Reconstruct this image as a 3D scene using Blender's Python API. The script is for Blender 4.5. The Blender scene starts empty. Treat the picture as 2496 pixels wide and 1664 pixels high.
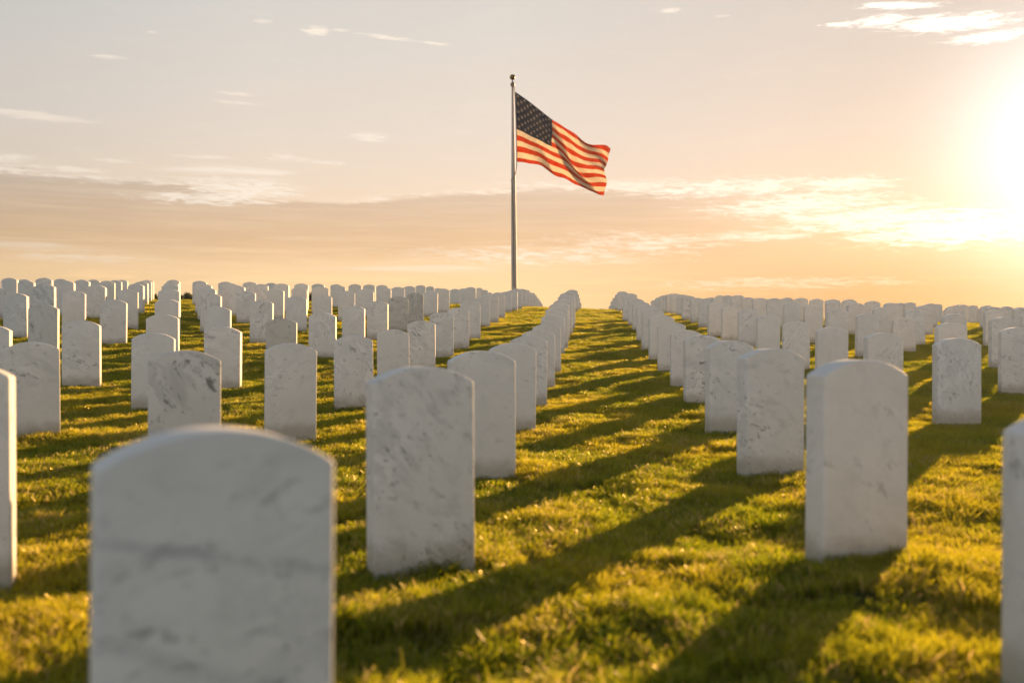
import bpy, bmesh, math, random
import numpy as np
from mathutils import Vector, Matrix, Euler, noise as mnoise
R = math.radians
scene = bpy.context.scene
col = scene.collection

# ---------------------------------------------------------------- camera
F = 2500.0; CXP = 1248.0; CYP = 832.0        # focal length and centre in photo pixels (2496 wide)
EYE = 0.75
cam_d = bpy.data.cameras.new('camera')
cam_d.sensor_width = 36.0
cam_d.lens = 36.0 * F / 2496.0
cam_d.clip_start = 0.05; cam_d.clip_end = 3000
cam_d.dof.use_dof = True
cam_d.dof.focus_distance = 13.0
cam_d.dof.aperture_fstop = 2.3
cam = bpy.data.objects.new('camera', cam_d)
cam.location = (0, 0, EYE)
cam.rotation_euler = (R(90), 0, 0)
col.objects.link(cam); scene.camera = cam
scene.view_settings.view_transform = 'Standard'
scene.view_settings.look = 'None'
scene.view_settings.exposure = 1.4
scene.view_settings.gamma = 1.0
scene.cycles.use_denoising = True
scene.cycles.max_bounces = 8
scene.cycles.transparent_max_bounces = 8
scene.cycles.sample_clamp_indirect = 6.0

# ---------------------------------------------------------------- sun direction
SUN_AZ = R(30.0); SUN_EL = R(9.2)              # azimuth to the right of the view axis (+Y)
SUN = Vector((math.sin(SUN_AZ)*math.cos(SUN_EL), math.cos(SUN_AZ)*math.cos(SUN_EL), math.sin(SUN_EL)))
sun_d = bpy.data.lights.new('sun', 'SUN')
sun_d.energy = 5.0; sun_d.angle = R(0.5); sun_d.color = (1.0, 0.59, 0.26)
sun = bpy.data.objects.new('sun', sun_d)
sun.rotation_euler = SUN.to_track_quat('Z', 'Y').to_euler()
sun.location = (20, 30, 20)
col.objects.link(sun)

# ---------------------------------------------------------------- node helper
class NT:
    def __init__(s, nt):
        s.nt = nt; nt.nodes.clear()
    def n(s, t, **kw):
        x = s.nt.nodes.new(t)
        for k, v in kw.items(): setattr(x, k, v)
        return x
    def put(s, sock, v):
        if isinstance(v, bpy.types.NodeSocket): s.nt.links.new(v, sock)
        elif v is not None:
            if isinstance(v, (tuple, list)) and len(v) == 3 and sock.type == 'RGBA': v = (*v, 1)
            sock.default_value = v
    def m(s, op, a, b=None, c=None, clamp=False):
        x = s.n('ShaderNodeMath', operation=op, use_clamp=clamp)
        for i, v in enumerate((a, b, c)):
            if v is not None: s.put(x.inputs[i], v)
        return x.outputs[0]
    def add(s, a, b): return s.m('ADD', a, b)
    def sub(s, a, b): return s.m('SUBTRACT', a, b)
    def mul(s, a, b, clamp=False): return s.m('MULTIPLY', a, b, clamp=clamp)
    def vm(s, op, a, b=None, out=0):
        x = s.n('ShaderNodeVectorMath', operation=op)
        s.put(x.inputs[0], a)
        if b is not None: s.put(x.inputs[3] if op == 'SCALE' else x.inputs[1], b)
        return x.outputs[out]
    def xyz(s, x, y, z):
        c = s.n('ShaderNodeCombineXYZ')
        for i, v in enumerate((x, y, z)): s.put(c.inputs[i], v)
        return c.outputs[0]
    def sep(s, v):
        c = s.n('ShaderNodeSeparateXYZ'); s.put(c.inputs[0], v); return c.outputs
    def noise(s, vec, scale=1.0, detail=4.0, rough=0.55, dist=0.0, out=0):
        x = s.n('ShaderNodeTexNoise')
        s.put(x.inputs['Vector'], vec); s.put(x.inputs['Scale'], scale); s.put(x.inputs['Detail'], detail)
        s.put(x.inputs['Roughness'], rough); s.put(x.inputs['Distortion'], dist)
        return x.outputs[out]
    def ramp(s, f, stops, interp='LINEAR'):
        x = s.n('ShaderNodeValToRGB'); x.color_ramp.interpolation = interp
        e = x.color_ramp.elements
        while len(e) < len(stops): e.new(0.5)
        for i, (p, c) in enumerate(stops):
            e[i].position = p
            e[i].color = (*c, 1) if isinstance(c, (tuple, list)) else (c, c, c, 1)
        s.put(x.inputs[0], f); return x.outputs[0]
    def ss(s, v, a, b):                     # smoothstep a..b -> 0..1
        x = s.n('ShaderNodeMapRange', interpolation_type='SMOOTHSTEP')
        s.put(x.inputs[0], v); s.put(x.inputs[1], a); s.put(x.inputs[2], b); return x.outputs[0]
    def mix(s, f, a, b, blend='MIX'):
        x = s.n('ShaderNodeMix', data_type='RGBA', blend_type=blend)
        s.put(x.inputs[0], f); s.put(x.inputs[6], a); s.put(x.inputs[7], b); return x.outputs[2]

def lin(r, g, b):                            # display rgb 0..255 -> linear
    return tuple(((c/255)/12.92 if c/255 <= 0.04045 else ((c/255+0.055)/1.055)**2.4) for c in (r, g, b))

# ---------------------------------------------------------------- world: evening sky with thin clouds
world = bpy.data.worlds.new('World'); scene.world = world; world.use_nodes = True
w = NT(world.node_tree)
tc = w.n('ShaderNodeTexCoord')
D = tc.outputs['Generated']
dx, dy, dz = w.sep(D)
hor = w.m('SQRT', w.add(w.mul(dx, dx), w.mul(dy, dy)))
T = w.m('DIVIDE', dz, w.m('MAXIMUM', hor, 1e-4))           # tan(elevation)
az = w.m('ARCTAN2', dx, dy)
sdot = w.vm('DOT_PRODUCT', D, tuple(SUN), out=1)
sang = w.m('ARCCOSINE', w.m('MINIMUM', sdot, 0.999999))     # radians from the sun

def sk(px, py):                               # photo pixel -> (azimuth, tan elevation) on the sky
    a = math.atan((px-CXP)/F); return a, (CYP-py)/F*math.cos(a)

base = w.ramp(w.mul(T, 1.0), [
    (0.00, lin(249, 206, 154)), (0.045, lin(249, 206, 154)), (0.10, lin(244, 206, 166)), (0.15, lin(235, 212, 190)),
    (0.20, lin(228, 212, 198)), (0.29, lin(218, 209, 200)), (0.45, lin(202, 202, 200)), (0.75, lin(165, 166, 172)), (1.0, lin(128, 134, 146))])
# dimmer and cooler to the sides, brightened behind the camera to light stone fronts
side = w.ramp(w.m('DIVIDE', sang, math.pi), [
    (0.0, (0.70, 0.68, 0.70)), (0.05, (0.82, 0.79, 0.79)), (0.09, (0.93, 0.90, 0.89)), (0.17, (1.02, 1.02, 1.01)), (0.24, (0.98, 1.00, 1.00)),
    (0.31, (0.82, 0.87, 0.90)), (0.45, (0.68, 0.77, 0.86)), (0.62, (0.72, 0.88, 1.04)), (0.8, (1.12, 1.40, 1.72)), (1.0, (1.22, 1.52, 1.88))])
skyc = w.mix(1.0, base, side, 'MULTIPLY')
# golden low sky towards the sun
low = w.mul(w.ss(T, 0.12, 0.03), w.ss(sang, R(32), R(8)))
skyc = w.mix(w.mul(low, 0.9), skyc, lin(172, 112, 70))

# --- cloud fields
P1 = w.xyz(w.mul(az, 6.0), w.mul(T, 46.0), 0.0)
P2 = w.xyz(w.mul(az, 16.0), w.mul(T, 120.0), 3.7)
n_big = w.noise(P1, 1.0, 3.0, 0.5, 0.2)
n_mid = w.noise(P2, 1.0, 6.0, 0.62, 0.3)
n_fine = w.noise(w.xyz(w.add(w.mul(az, 46.0), w.mul(T, 60.0)), w.mul(T, 300.0), 9.1), 1.0, 8.0, 0.68, 0.9)
wob = w.add(w.add(w.mul(w.sub(n_big, 0.5), 0.018), w.mul(w.sub(n_mid, 0.5), 0.016)), w.mul(w.sub(n_fine, 0.5), 0.010))
n_str = w.noise(w.xyz(w.add(w.mul(az, 9.0), w.mul(T, 30.0)), w.mul(T, 190.0), 21.0), 1.0, 7.0, 0.6, 0.6)
Tw = w.add(T, wob)
# long grey-tan bank; its upper edge dips where the photo's does
edge = w.add(w.ramp(w.add(w.mul(az, 0.8), 0.5), [(0.0, 0.148), (0.14, 0.150), (0.25, 0.148), (0.315, 0.132), (0.38, 0.135), (0.5, 0.149), (0.64, 0.150), (0.72, 0.142), (0.78, 0.125), (0.84, 0.11), (1.0, 0.10)]), 0.0)
bank_top = w.ss(w.sub(edge, Tw), -0.0015, 0.004)
bank_bot = w.ss(w.add(Tw, w.mul(w.sub(n_str, 0.5), 0.05)), 0.062, 0.100)
bank = w.mul(bank_top, bank_bot)
bank = w.mul(bank, w.ss(sang, R(7), R(26)))
bankc = w.mix(1.0, skyc, (0.77, 0.74, 0.72), 'MULTIPLY')
skyc = w.mix(w.mul(bank, w.add(0.25, w.mul(n_str, 1.3)), clamp=True), skyc, bankc)
veil = w.mul(w.ss(n_str, 0.50, 0.66), w.mul(w.ss(T, 0.02, 0.05), w.ss(T, 0.118, 0.085)))
skyc = w.mix(w.mul(veil, 0.75), skyc, w.mix(1.0, skyc, (1.16, 1.13, 1.09), 'MULTIPLY'))
veil2 = w.mul(w.ss(n_mid, 0.45, 0.72), w.ss(T, 0.02, 0.06))
skyc = w.mix(w.mul(veil2, 0.5), skyc, w.mix(1.0, skyc, (1.05, 1.04, 1.02), 'MULTIPLY'))
# bright fringe along the top of the bank
fr = w.mul(w.ss(w.m('ABSOLUTE', w.sub(w.add(edge, 0.003), Tw)), 0.0065, 0.0), w.ss(n_fine, 0.42, 0.62))
fr = w.mul(fr, w.ss(az, R(-14), R(-4)))
bright = lin(255, 240, 222)
def blob(px, py, rx, ry, lo, hi, amt, nz=None, tilt=0.0, wt=0.34):
    a0, t0 = sk(px, py)
    da = w.m('DIVIDE', w.sub(az, a0), rx/F)
    dt = w.m('DIVIDE', w.add(w.sub(T, t0), w.mul(w.sub(az, a0), tilt)), ry/F)
    r = w.m('SQRT', w.add(w.mul(da, da), w.mul(dt, dt)))
    g = w.ss(r, 1.0, 0.0)
    v = w.add(nz or n_fine, w.mul(w.sub(g, 0.5), wt))
    return w.mul(w.mul(w.ss(v, lo+0.04, hi+0.06), w.ss(r, 1.0, 0.45)), amt*1.2)
blobs = [
    blob(110, 286, 215, 20, 0.36, 0.60, 0.60, n_mid, 0.035, 0.34), blob(575, 229, 85, 9, 0.36, 0.66, 0.6, None, 0.04), blob(582, 251, 95, 8, 0.36, 0.66, 0.6, None, 0.03),
    blob(772, 76, 62, 20, 0.36, 0.62, 0.95), blob(830, 74, 50, 8, 0.4, 0.66, 0.6), blob(955, 93, 150, 11, 0.38, 0.64, 0.8, None, 0.10), blob(1060, 106, 60, 9, 0.38, 0.64, 0.7, None, 0.1),
    blob(645, 52, 45, 10, 0.38, 0.64, 0.55), blob(268, 140, 75, 10, 0.38, 0.66, 0.6), blob(370, 79, 24, 8, 0.38, 0.66, 0.45),
    blob(902, 335, 84, 20, 0.36, 0.68, 0.75), blob(1632, 26, 52, 13, 0.38, 0.66, 0.6), blob(1760, 40, 40, 7, 0.4, 0.66, 0.35),
    blob(20, 386, 110, 28, 0.40, 0.66, 0.7), blob(20, 416, 110, 16, 0.40, 0.66, 0.6), blob(170, 412, 200, 16, 0.42, 0.68, 0.6), blob(285, 392, 95, 12, 0.40, 0.66, 0.55), blob(500, 382, 130, 12, 0.42, 0.68, 0.5),
    blob(700, 385, 110, 16, 0.40, 0.68, 0.6, None, 0.06), blob(800, 397, 110, 11, 0.42, 0.68, 0.5, None, 0.06),
    blob(250, 436, 330, 26, 0.44, 0.74, 0.55), blob(560, 424, 300, 46, 0.42, 0.70, 0.75, n_str), blob(590, 462, 270, 62, 0.40, 0.66, 0.80),  blob(500, 484, 300, 30, 0.40, 0.68, 0.8),
    blob(60, 598, 380, 20, 0.44, 0.72, 0.45, n_str), blob(200, 628, 420, 26, 0.46, 0.74, 0.35), blob(1300, 622, 760, 52, 0.45, 0.74, 0.55), blob(1000, 655, 700, 30, 0.46, 0.76, 0.35, n_str),
    blob(1560, 590, 420, 55, 0.43, 0.72, 0.55), blob(1900, 690, 620, 34, 0.45, 0.75, 0.35),
    blob(1500, 455, 330, 26, 0.40, 0.66, 0.6), blob(1780, 458, 470, 44, 0.38, 0.66, 0.85), blob(1950, 500, 430, 66, 0.39, 0.66, 0.85), blob(2150, 535, 470, 56, 0.37, 0.64, 1.0, None, 0.02), blob(2060, 450, 200, 40, 0.38, 0.66, 0.85),
    blob(2300, 560, 380, 70, 0.36, 0.64, 1.0), blob(1850, 575, 300, 26, 0.42, 0.68, 0.6),
]
cl = blobs[0]
for b in blobs[1:]: cl = w.m('MAXIMUM', cl, b)
cl = w.m('MAXIMUM', cl, w.mul(fr, 0.75))
# puffs close to the sun are burnt white
hot = None
for b in [blob(2190, 14, 170, 15, 0.36, 0.62, 1.0, None, 0.10), blob(2140, 52, 160, 28, 0.40, 0.66, 1.0), blob(2050, 58, 90, 10, 0.40, 0.6, 0.8), blob(2310, 56, 230, 36, 0.34, 0.58, 1.0, None, 0.05), blob(2420, 90, 150, 22, 0.34, 0.58, 1.0)]:
    hot = b if hot is None else w.m('MAXIMUM', hot, b)
sidec = w.mix(w.ss(sang, R(60), R(25)), (0.86, 0.86, 0.86), (1.0, 1.0, 1.0))
skyc = w.mix(w.m('MINIMUM', cl, 1.0), skyc, w.mix(1.0, bright, sidec, 'MULTIPLY'))
skyc = w.mix(w.mul(w.m('MINIMUM', hot, 1.0), 0.85), skyc, (1.25, 1.15, 1.02))
# glow round the sun
g1 = w.m('EXPONENT', w.mul(w.m('POWER', w.m('DIVIDE', sang, R(5.5)), 2.2), -1.0))
g2 = w.m('EXPONENT', w.mul(w.m('DIVIDE', sang, R(6.5)), -1.0))
glow = w.vm('ADD', w.vm('SCALE', (0.9, 0.98, 1.06), w.mul(g1, 0.8)), w.vm('SCALE', (1.0, 0.86, 0.66), w.mul(g2, 0.10)))
skyc = w.vm('ADD', skyc, glow)
nish = w.n('ShaderNodeTexSky', sky_type='NISHITA'); nish.sun_disc = False
nish.sun_elevation = SUN_EL; nish.sun_rotation = SUN_AZ
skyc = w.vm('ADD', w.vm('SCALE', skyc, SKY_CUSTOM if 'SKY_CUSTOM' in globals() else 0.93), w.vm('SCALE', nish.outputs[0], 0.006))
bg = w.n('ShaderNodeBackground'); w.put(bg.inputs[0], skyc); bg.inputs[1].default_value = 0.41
wo = w.n('ShaderNodeOutputWorld'); w.nt.links.new(bg.outputs[0], wo.inputs[0])
world.cycles.sampling_method = 'MANUAL'; world.cycles.sample_map_resolution = 512

# ---------------------------------------------------------------- data: terrain fit and every headstone
# (x, y, height of the top, width, yaw, line, staining, vein angle, look)
COEF=[-0.73957, 0.24053, -0.34644, 0.63715, -1.1026, 2.26942, 0.41977, -1.05537, -0.51625, 0.16702, 0.12979, -0.01301]
STONES=[
(-10.914,22.249,2.129,0.337,1.4,-8,0.16,82,None),
(-11.697,24.561,2.236,0.343,-0.2,-9,0.13,38,None),
(-9.703,20.462,1.963,0.319,3.2,-8,0.43,40,None),
(-9.94,21.773,2.1,0.335,5.3,-7,0.43,14,None),
(-11.575,26.287,2.353,0.341,7.6,-9,0.24,34,None),
(-8.416,19.283,1.897,0.337,4.4,-6,0.21,38,None),
(-7.921,17.351,1.722,0.342,2.2,-6,0.85,35,'dark-mottled'),
(-8.937,21.28,2.029,0.301,1.5,-7,0.38,29,None),
(-11.467,28.078,2.443,0.331,6.4,-9,0.39,-26,None),
(-9.176,23.214,2.123,0.338,9.2,-7,0.44,27,None),
(-10.34,26.699,2.345,0.318,4.9,-8,0.28,18,None),
(-11.309,29.723,2.532,0.323,0.1,-9,0.32,68,None),
(-7.572,18.642,1.775,0.347,0.9,-6,0.41,30,None),
(-9.199,18.22,1.725,0.339,9.1,-7,0.27,-34,None),
(-6.965,14.375,1.428,0.321,4.6,-5,0.42,34,None),
(-6.734,15.744,1.53,0.331,12.0,-5,0.17,16,None),
(-5.645,12.33,1.192,0.335,10.0,-4,0.9,80,'black-streaked'),
(-7.625,20.764,1.917,0.31,0.3,-6,0.42,-35,None),
(-9.022,24.913,2.201,0.335,2.0,-7,0.13,37,None),
(-9.919,27.718,2.397,0.325,2.4,-8,0.27,26,None),
(-10.256,28.823,2.474,0.34,1.7,-8,0.35,76,None),
(-6.276,16.734,1.6,0.323,13.0,-5,0.17,16,None),
(-5.444,13.985,1.324,0.342,11.0,-4,0.45,15,None),
(-3.997,9.508,0.945,0.331,12.0,-3,0.5,25,None),
(-5.13,10.113,0.906,0.324,8.0,-4,0.27,79,None),
(-3.035,6.489,0.748,0.326,24.0,-2,0.5,20,None),
(-8.979,27.145,2.381,0.339,-1.3,-7,0.13,-24,None),
(-8.654,26.049,2.262,0.357,3.2,-7,0.31,29,None),
(-6.708,20.13,1.875,0.334,0.9,-5,0.15,22,None),
(-5.942,17.74,1.659,0.361,3.4,-4,0.13,22,None),
(-5.102,15.139,1.374,0.356,-0.1,-4,0.16,77,None),
(-3.764,11.04,1.044,0.333,9.0,-3,0.14,24,None),
(-2.849,8.123,0.82,0.322,12.0,-2,0.13,-33,None),
(-7.589,24.895,2.221,0.334,3.0,-6,0.18,-31,None),
(-6.429,21.363,1.951,0.34,0.6,-5,0.22,33,None),
(-5.824,19.552,1.779,0.335,2.7,-5,0.28,25,None),
(-4.912,16.7,1.533,0.331,3.0,-4,0.75,80,'dark-spotted'),
(-3.753,13.046,1.195,0.326,5.0,-3,0.22,74,None),
(-2.701,9.546,0.887,0.33,3.0,-2,0.44,12,None),
(-1.579,4.947,0.707,0.335,18.0,-1,0.9,60,'dark-blotched'),
(-6.763,24.196,2.16,0.328,7.7,-5,0.26,18,None),
(-6.166,22.414,2.021,0.32,6.3,-5,0.37,2,None),
(-5.549,20.67,1.877,0.313,-2.4,-5,0.25,34,None),
(-4.905,18.883,1.683,0.334,4.9,-4,0.4,17,None),
(-5.999,23.466,2.112,0.323,0.5,-5,0.34,84,None),
(-5.322,21.723,1.967,0.291,4.1,-5,0.38,42,None),
(-7.086,30.156,2.472,0.354,4.1,-6,0.33,9,None),
(-5.125,22.769,2.035,0.336,-2.4,-4,0.27,42,None),
(-4.614,19.972,1.778,0.322,3.3,-4,0.37,74,None),
(-3.643,14.879,1.351,0.325,3.2,-3,0.7,-60,'crack-streaked'),
(-2.533,11.247,1.004,0.33,7.1,-2,0.95,20,'brown-weathered'),
(-4.908,23.838,2.098,0.324,0.2,-4,0.24,-23,None),
(-4.364,21.041,1.861,0.317,6.4,-4,0.17,21,None),
(-1.437,6.658,0.739,0.328,16.0,-1,0.3,-40,None),
(-3.645,17.303,1.514,0.35,2.9,-3,0.24,88,None),
(-5.429,28.683,2.362,0.35,1.3,-5,0.33,22,None),
(-4.139,22.134,1.934,0.36,8.6,-3,0.28,55,None),
(-3.509,18.989,1.62,0.342,5.8,-3,0.2,21,None),
(-5.514,32.138,2.541,0.345,11.0,-5,0.16,73,None),
(-4.331,25.571,2.144,0.352,6.1,-4,0.23,41,None),
(-3.278,20.315,1.754,0.328,6.7,-3,0.24,31,None),
(-4.189,27.372,2.279,0.341,6.7,-4,0.25,27,None),
(-3.116,21.711,1.857,0.375,2.1,-3,0.16,30,None),
(-4.046,29.04,2.363,0.337,3.8,-4,0.44,28,None),
(-3.892,30.707,2.441,0.336,8.3,-4,0.35,80,None),
(-3.035,24.253,2.031,0.337,2.7,-3,0.35,24,None),
(-2.88,25.894,2.126,0.342,4.6,-3,0.27,72,None),
(-2.765,27.613,2.24,0.337,3.9,-3,0.36,22,None),
(-2.641,29.638,2.376,0.291,5.9,-3,0.37,-32,None),
(-3.16,39.548,2.874,0.309,2.8,-4,0.2,30,None),
(-2.95,40.915,2.875,0.319,3.5,-4,0.25,23,None),
(-1.658,24.69,2.025,0.318,4.8,-2,0.32,36,None),
(-1.866,19.842,1.694,0.323,4.3,-2,0.95,85,'dark-topped'),
(-1.824,22.928,1.878,0.319,1.2,-2,0.2,86,None),
(-1.987,17.953,1.543,0.34,6.9,-2,0.95,0,'grey-speckled'),
(-2.141,16.285,1.392,0.332,-0.2,-2,0.5,30,None),
(-2.279,14.711,1.264,0.32,0.2,-2,0.36,-35,None),
(-2.376,12.816,1.111,0.336,-0.1,-2,0.55,80,'grey-streaked'),
(-0.919,13.404,1.132,0.314,7.1,-1,0.38,-27,None),
(-1.025,11.618,0.987,0.315,2.8,-1,0.7,30,'dash-marked'),
(-1.154,9.996,0.868,0.311,9.0,-1,0.34,21,None),
(-1.291,8.381,0.801,0.318,10.0,-1,0.45,60,None),
(-1.998,35.911,2.59,0.354,5.3,-3,0.21,19,None),
(-1.814,38.491,2.738,0.375,0.6,-3,0.3,11,None),
(-1.195,29.751,2.327,0.304,-0.1,-2,0.17,-25,None),
(-1.368,42.88,2.991,0.29,6.0,-3,0.33,77,None),
(-1.119,41.846,2.855,0.29,0.2,-3,0.37,24,None),
(-1.022,45.47,2.926,0.29,3.0,-3,0.23,22,None),
(-0.786,14.956,1.243,0.32,4.0,-1,0.41,22,None),
(-0.675,16.657,1.405,0.328,2.6,-1,0.5,10,'brownish'),
(-0.585,19.863,1.606,0.318,3.8,-1,0.3,-35,None),
(-0.437,21.554,1.746,0.318,8.3,-1,0.27,7,None),
(-0.31,23.355,1.867,0.302,2.3,-1,0.3,37,None),
(-0.154,26.466,2.034,0.306,-0.0,-1,0.35,-22,None),
(-0.006,28.135,2.15,0.316,-1.9,-1,0.41,68,None),
(0.147,30.05,2.296,0.297,3.3,-1,0.41,86,None),
(0.326,33.459,2.465,0.29,2.9,-1,0.32,23,None),
(0.466,35.024,2.516,0.292,4.8,-1,0.26,32,None),
(0.602,37.078,2.519,0.29,2.5,-1,0.32,78,None),
(0.729,38.449,2.579,0.29,2.5,-1,0.29,25,None),
(0.845,40.343,2.579,0.29,1.7,-1,0.29,42,None),
(1.019,43.606,2.608,0.291,2.3,-1,0.12,4,None),
(1.178,46.556,2.607,0.302,4.5,-1,0.44,22,None),
(1.216,45.479,2.456,0.29,2.8,-1,0.45,40,None),
(1.34,47.868,2.415,0.295,4.3,-1,0.26,37,None),
(-0.141,5.16,0.703,0.334,14.0,0,0.36,9,None),
(0.01,7.061,0.739,0.319,12.0,0,0.2,26,None),
(0.137,8.66,0.798,0.315,-1.0,0,0.65,50,None),
(0.265,10.095,0.864,0.322,9.5,0,0.37,71,None),
(0.405,11.737,0.951,0.318,5.1,0,0.36,31,None),
(0.575,14.386,1.128,0.328,1.0,0,0.15,20,None),
(0.678,15.477,1.267,0.339,6.9,0,0.29,37,None),
(0.795,16.976,1.392,0.322,4.1,0,0.14,31,None),
(0.92,18.416,1.506,0.339,2.0,0,0.36,27,None),
(1.075,20.264,1.669,0.332,2.0,0,0.13,-35,None),
(1.195,21.975,1.801,0.329,0.8,0,0.41,29,None),
(1.753,29.926,2.259,0.334,4.2,0,0.24,39,None),
(1.915,31.682,2.24,0.324,7.4,0,0.25,16,None),
(2.188,35.425,2.284,0.332,3.0,0,0.24,29,None),
(2.796,44.043,2.447,0.375,5.3,0,0.15,34,None),
(4.441,45.13,2.343,0.349,10.0,1,0.39,-26,None),
(4.246,42.49,2.437,0.332,0.1,1,0.16,15,None),
(4.12,40.334,2.483,0.333,4.8,1,0.41,-34,None),
(3.869,36.779,2.456,0.328,3.0,1,0.34,18,None),
(3.436,31.919,2.311,0.322,0.6,1,0.18,49,None),
(2.738,23.794,1.868,0.324,0.7,1,0.23,23,None),
(3.533,30.076,2.067,0.331,4.0,1,0.29,32,None),
(2.655,21.873,1.663,0.325,5.4,1,0.17,33,None),
(2.544,20.144,1.529,0.331,2.3,1,0.17,19,None),
(2.252,17.119,1.362,0.324,4.2,1,0.23,12,None),
(2.127,15.392,1.241,0.332,6.3,1,0.32,40,None),
(1.997,13.619,1.101,0.332,4.9,1,0.13,19,None),
(1.881,12.055,0.979,0.322,-3.0,1,0.5,20,None),
(1.782,10.474,0.868,0.312,-2.0,1,0.31,32,None),
(1.662,8.879,0.807,0.318,3.0,1,0.75,-20,'patch-marked'),
(1.538,7.166,0.758,0.327,10.0,1,0.42,34,None),
(1.356,5.279,0.714,0.339,16.0,1,0.55,30,None),
(1.161,3.357,0.69,0.34,21.0,1,0.25,40,None),
(1.227,2.13,0.607,0.328,6.3,1,0.38,77,None),
(5.864,42.067,2.449,0.33,1.1,2,0.25,42,None),
(5.574,38.729,2.42,0.324,2.9,2,0.13,21,None),
(5.265,35.353,2.342,0.332,6.5,2,0.13,66,None),
(5.144,33.735,2.292,0.328,6.0,2,0.36,31,None),
(4.858,31.026,2.199,0.351,9.0,2,0.34,38,None),
(4.791,29.951,2.147,0.29,4.0,2,0.12,12,None),
(4.798,28.812,2.067,0.327,-0.7,2,0.41,-38,None),
(4.394,25.438,1.885,0.336,10.2,2,0.38,31,None),
(4.322,23.839,1.765,0.323,7.5,2,0.8,80,None),
(4.207,22.142,1.682,0.337,0.6,2,0.32,18,None),
(3.784,18.762,1.472,0.372,8.4,2,0.14,-20,None),
(3.781,17.653,1.361,0.326,4.1,2,0.31,26,None),
(3.82,16.571,1.271,0.319,-1.8,2,0.24,-35,None),
(3.526,14.074,1.108,0.315,2.7,2,0.12,30,None),
(3.433,12.375,0.995,0.318,-5.0,2,0.5,-50,None),
(3.338,10.683,0.901,0.32,-2.0,2,0.22,70,None),
(3.29,9.036,0.828,0.325,5.0,2,0.5,-50,'diagonally-veined'),
(6.617,34.051,2.213,0.328,3.2,3,0.3,36,None),
(7.953,39.212,2.515,0.351,3.1,4,0.44,74,None),
(8.009,38.114,2.466,0.328,2.8,4,0.27,24,None),
(6.021,27.303,1.987,0.336,1.1,3,0.41,16,None),
(5.92,25.67,1.857,0.336,4.7,3,0.39,76,None),
(5.811,23.988,1.769,0.34,7.4,3,0.16,33,None),
(9.871,40.048,2.415,0.323,6.0,5,0.26,23,None),
(5.748,22.438,1.698,0.337,1.0,3,0.26,-30,None),
(7.845,29.209,1.998,0.328,0.3,4,0.14,37,None),
(5.646,20.655,1.543,0.338,4.4,3,0.14,32,None),
(7.253,25.719,1.842,0.353,1.7,4,0.35,33,None),
(5.247,17.81,1.394,0.318,2.0,3,0.22,23,None),
(7.238,24.358,1.763,0.321,-1.4,4,0.13,60,None),
(7.227,23.047,1.697,0.343,10.2,4,0.13,40,None),
(6.915,21.964,1.608,0.352,6.9,4,0.44,84,None),
(5.233,16.463,1.272,0.323,0.9,3,0.22,23,None),
(8.504,25.784,1.81,0.359,6.9,5,0.25,-24,None),
(6.933,20.636,1.524,0.365,8.3,4,0.25,-39,None),
(8.548,24.288,1.71,0.348,-3.6,5,0.42,22,None),
(5.074,14.623,1.149,0.303,2.2,3,0.21,29,None),
(6.97,19.292,1.395,0.321,2.8,4,0.22,-30,None),
(8.567,23.133,1.625,0.338,6.1,5,0.36,37,None),
(8.246,22.095,1.574,0.355,3.6,5,0.18,85,None),
(12.535,33.088,1.997,0.334,3.3,7,0.37,27,None),
(10.293,26.504,1.762,0.306,3.8,6,0.38,-34,None),
(8.361,20.774,1.482,0.37,9.9,5,0.16,14,None),
(10.14,24.776,1.667,0.317,10.9,6,0.31,6,None),
(13.806,33.277,1.968,0.334,2.3,8,0.25,16,None),
(6.699,17.035,1.284,0.339,1.0,4,0.28,17,None),
(6.009,15.7,1.122,0.344,-4.0,4,0.43,12,None),
(15.55,35.654,2.031,0.342,0.9,9,0.24,77,None),
(15.21,34.537,1.991,0.323,2.2,9,0.25,70,None),
(8.446,19.533,1.429,0.33,4.1,5,0.27,74,None),
(7.907,18.309,1.349,0.359,5.5,4,0.39,-31,None),
(6.197,14.336,1.138,0.338,7.3,4,0.32,10,None),
(4.741,11.012,0.951,0.325,5.3,3,0.17,26,None),
(3.285,7.526,0.775,0.325,1.0,2,0.44,79,None),
(16.815,37.373,2.067,0.334,5.6,10,0.29,8,None),
(15.408,33.475,1.846,0.333,4.8,9,0.32,21,None),
(11.518,24.812,1.621,0.327,10.0,7,0.23,22,None),
(10.013,21.283,1.468,0.33,4.0,6,0.41,33,None),
(8.081,17.169,1.277,0.309,-0.3,5,0.28,10,None),
(6.179,12.853,1.057,0.334,0.7,4,0.43,34,None),
(13.719,28.399,1.724,0.337,8.6,8,0.41,41,None),
(13.292,26.835,1.647,0.317,2.3,8,0.17,-33,None),
(11.471,23.072,1.5,0.33,-2.7,7,0.37,83,None),
(4.847,9.813,0.886,0.313,-6.0,3,0.36,35,None),
(8.173,16.091,1.189,0.319,4.0,5,0.33,23,None),
(-13.207,26.14,2.339,0.339,7.8,-10,0.34,20,None),
(-1.655,3.06,0.685,0.29,16.0,-1,0.42,81,None),
(-0.416,1.452,0.624,0.332,25.0,0,0.4,-18,'long-veined'),
(-0.275,3.283,0.67,0.338,23.0,0,0.78,45,'freckled'),
(2.5,0.636,None,0.33,8.0,2,0.3,30,None),
(-1.834,1.645,None,0.33,2.6,-1,0.3,30,None),
(2.626,2.291,None,0.33,1.8,2,0.3,30,None),
(2.752,3.945,None,0.33,5.4,2,0.3,30,None),
(4.239,4.16,None,0.33,2.9,3,0.3,30,None),
(-3.068,4.738,None,0.33,3.1,-2,0.3,30,None),
(4.366,5.815,None,0.33,7.2,3,0.3,30,None),
(4.492,7.469,None,0.33,9.1,3,0.3,30,None),
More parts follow.
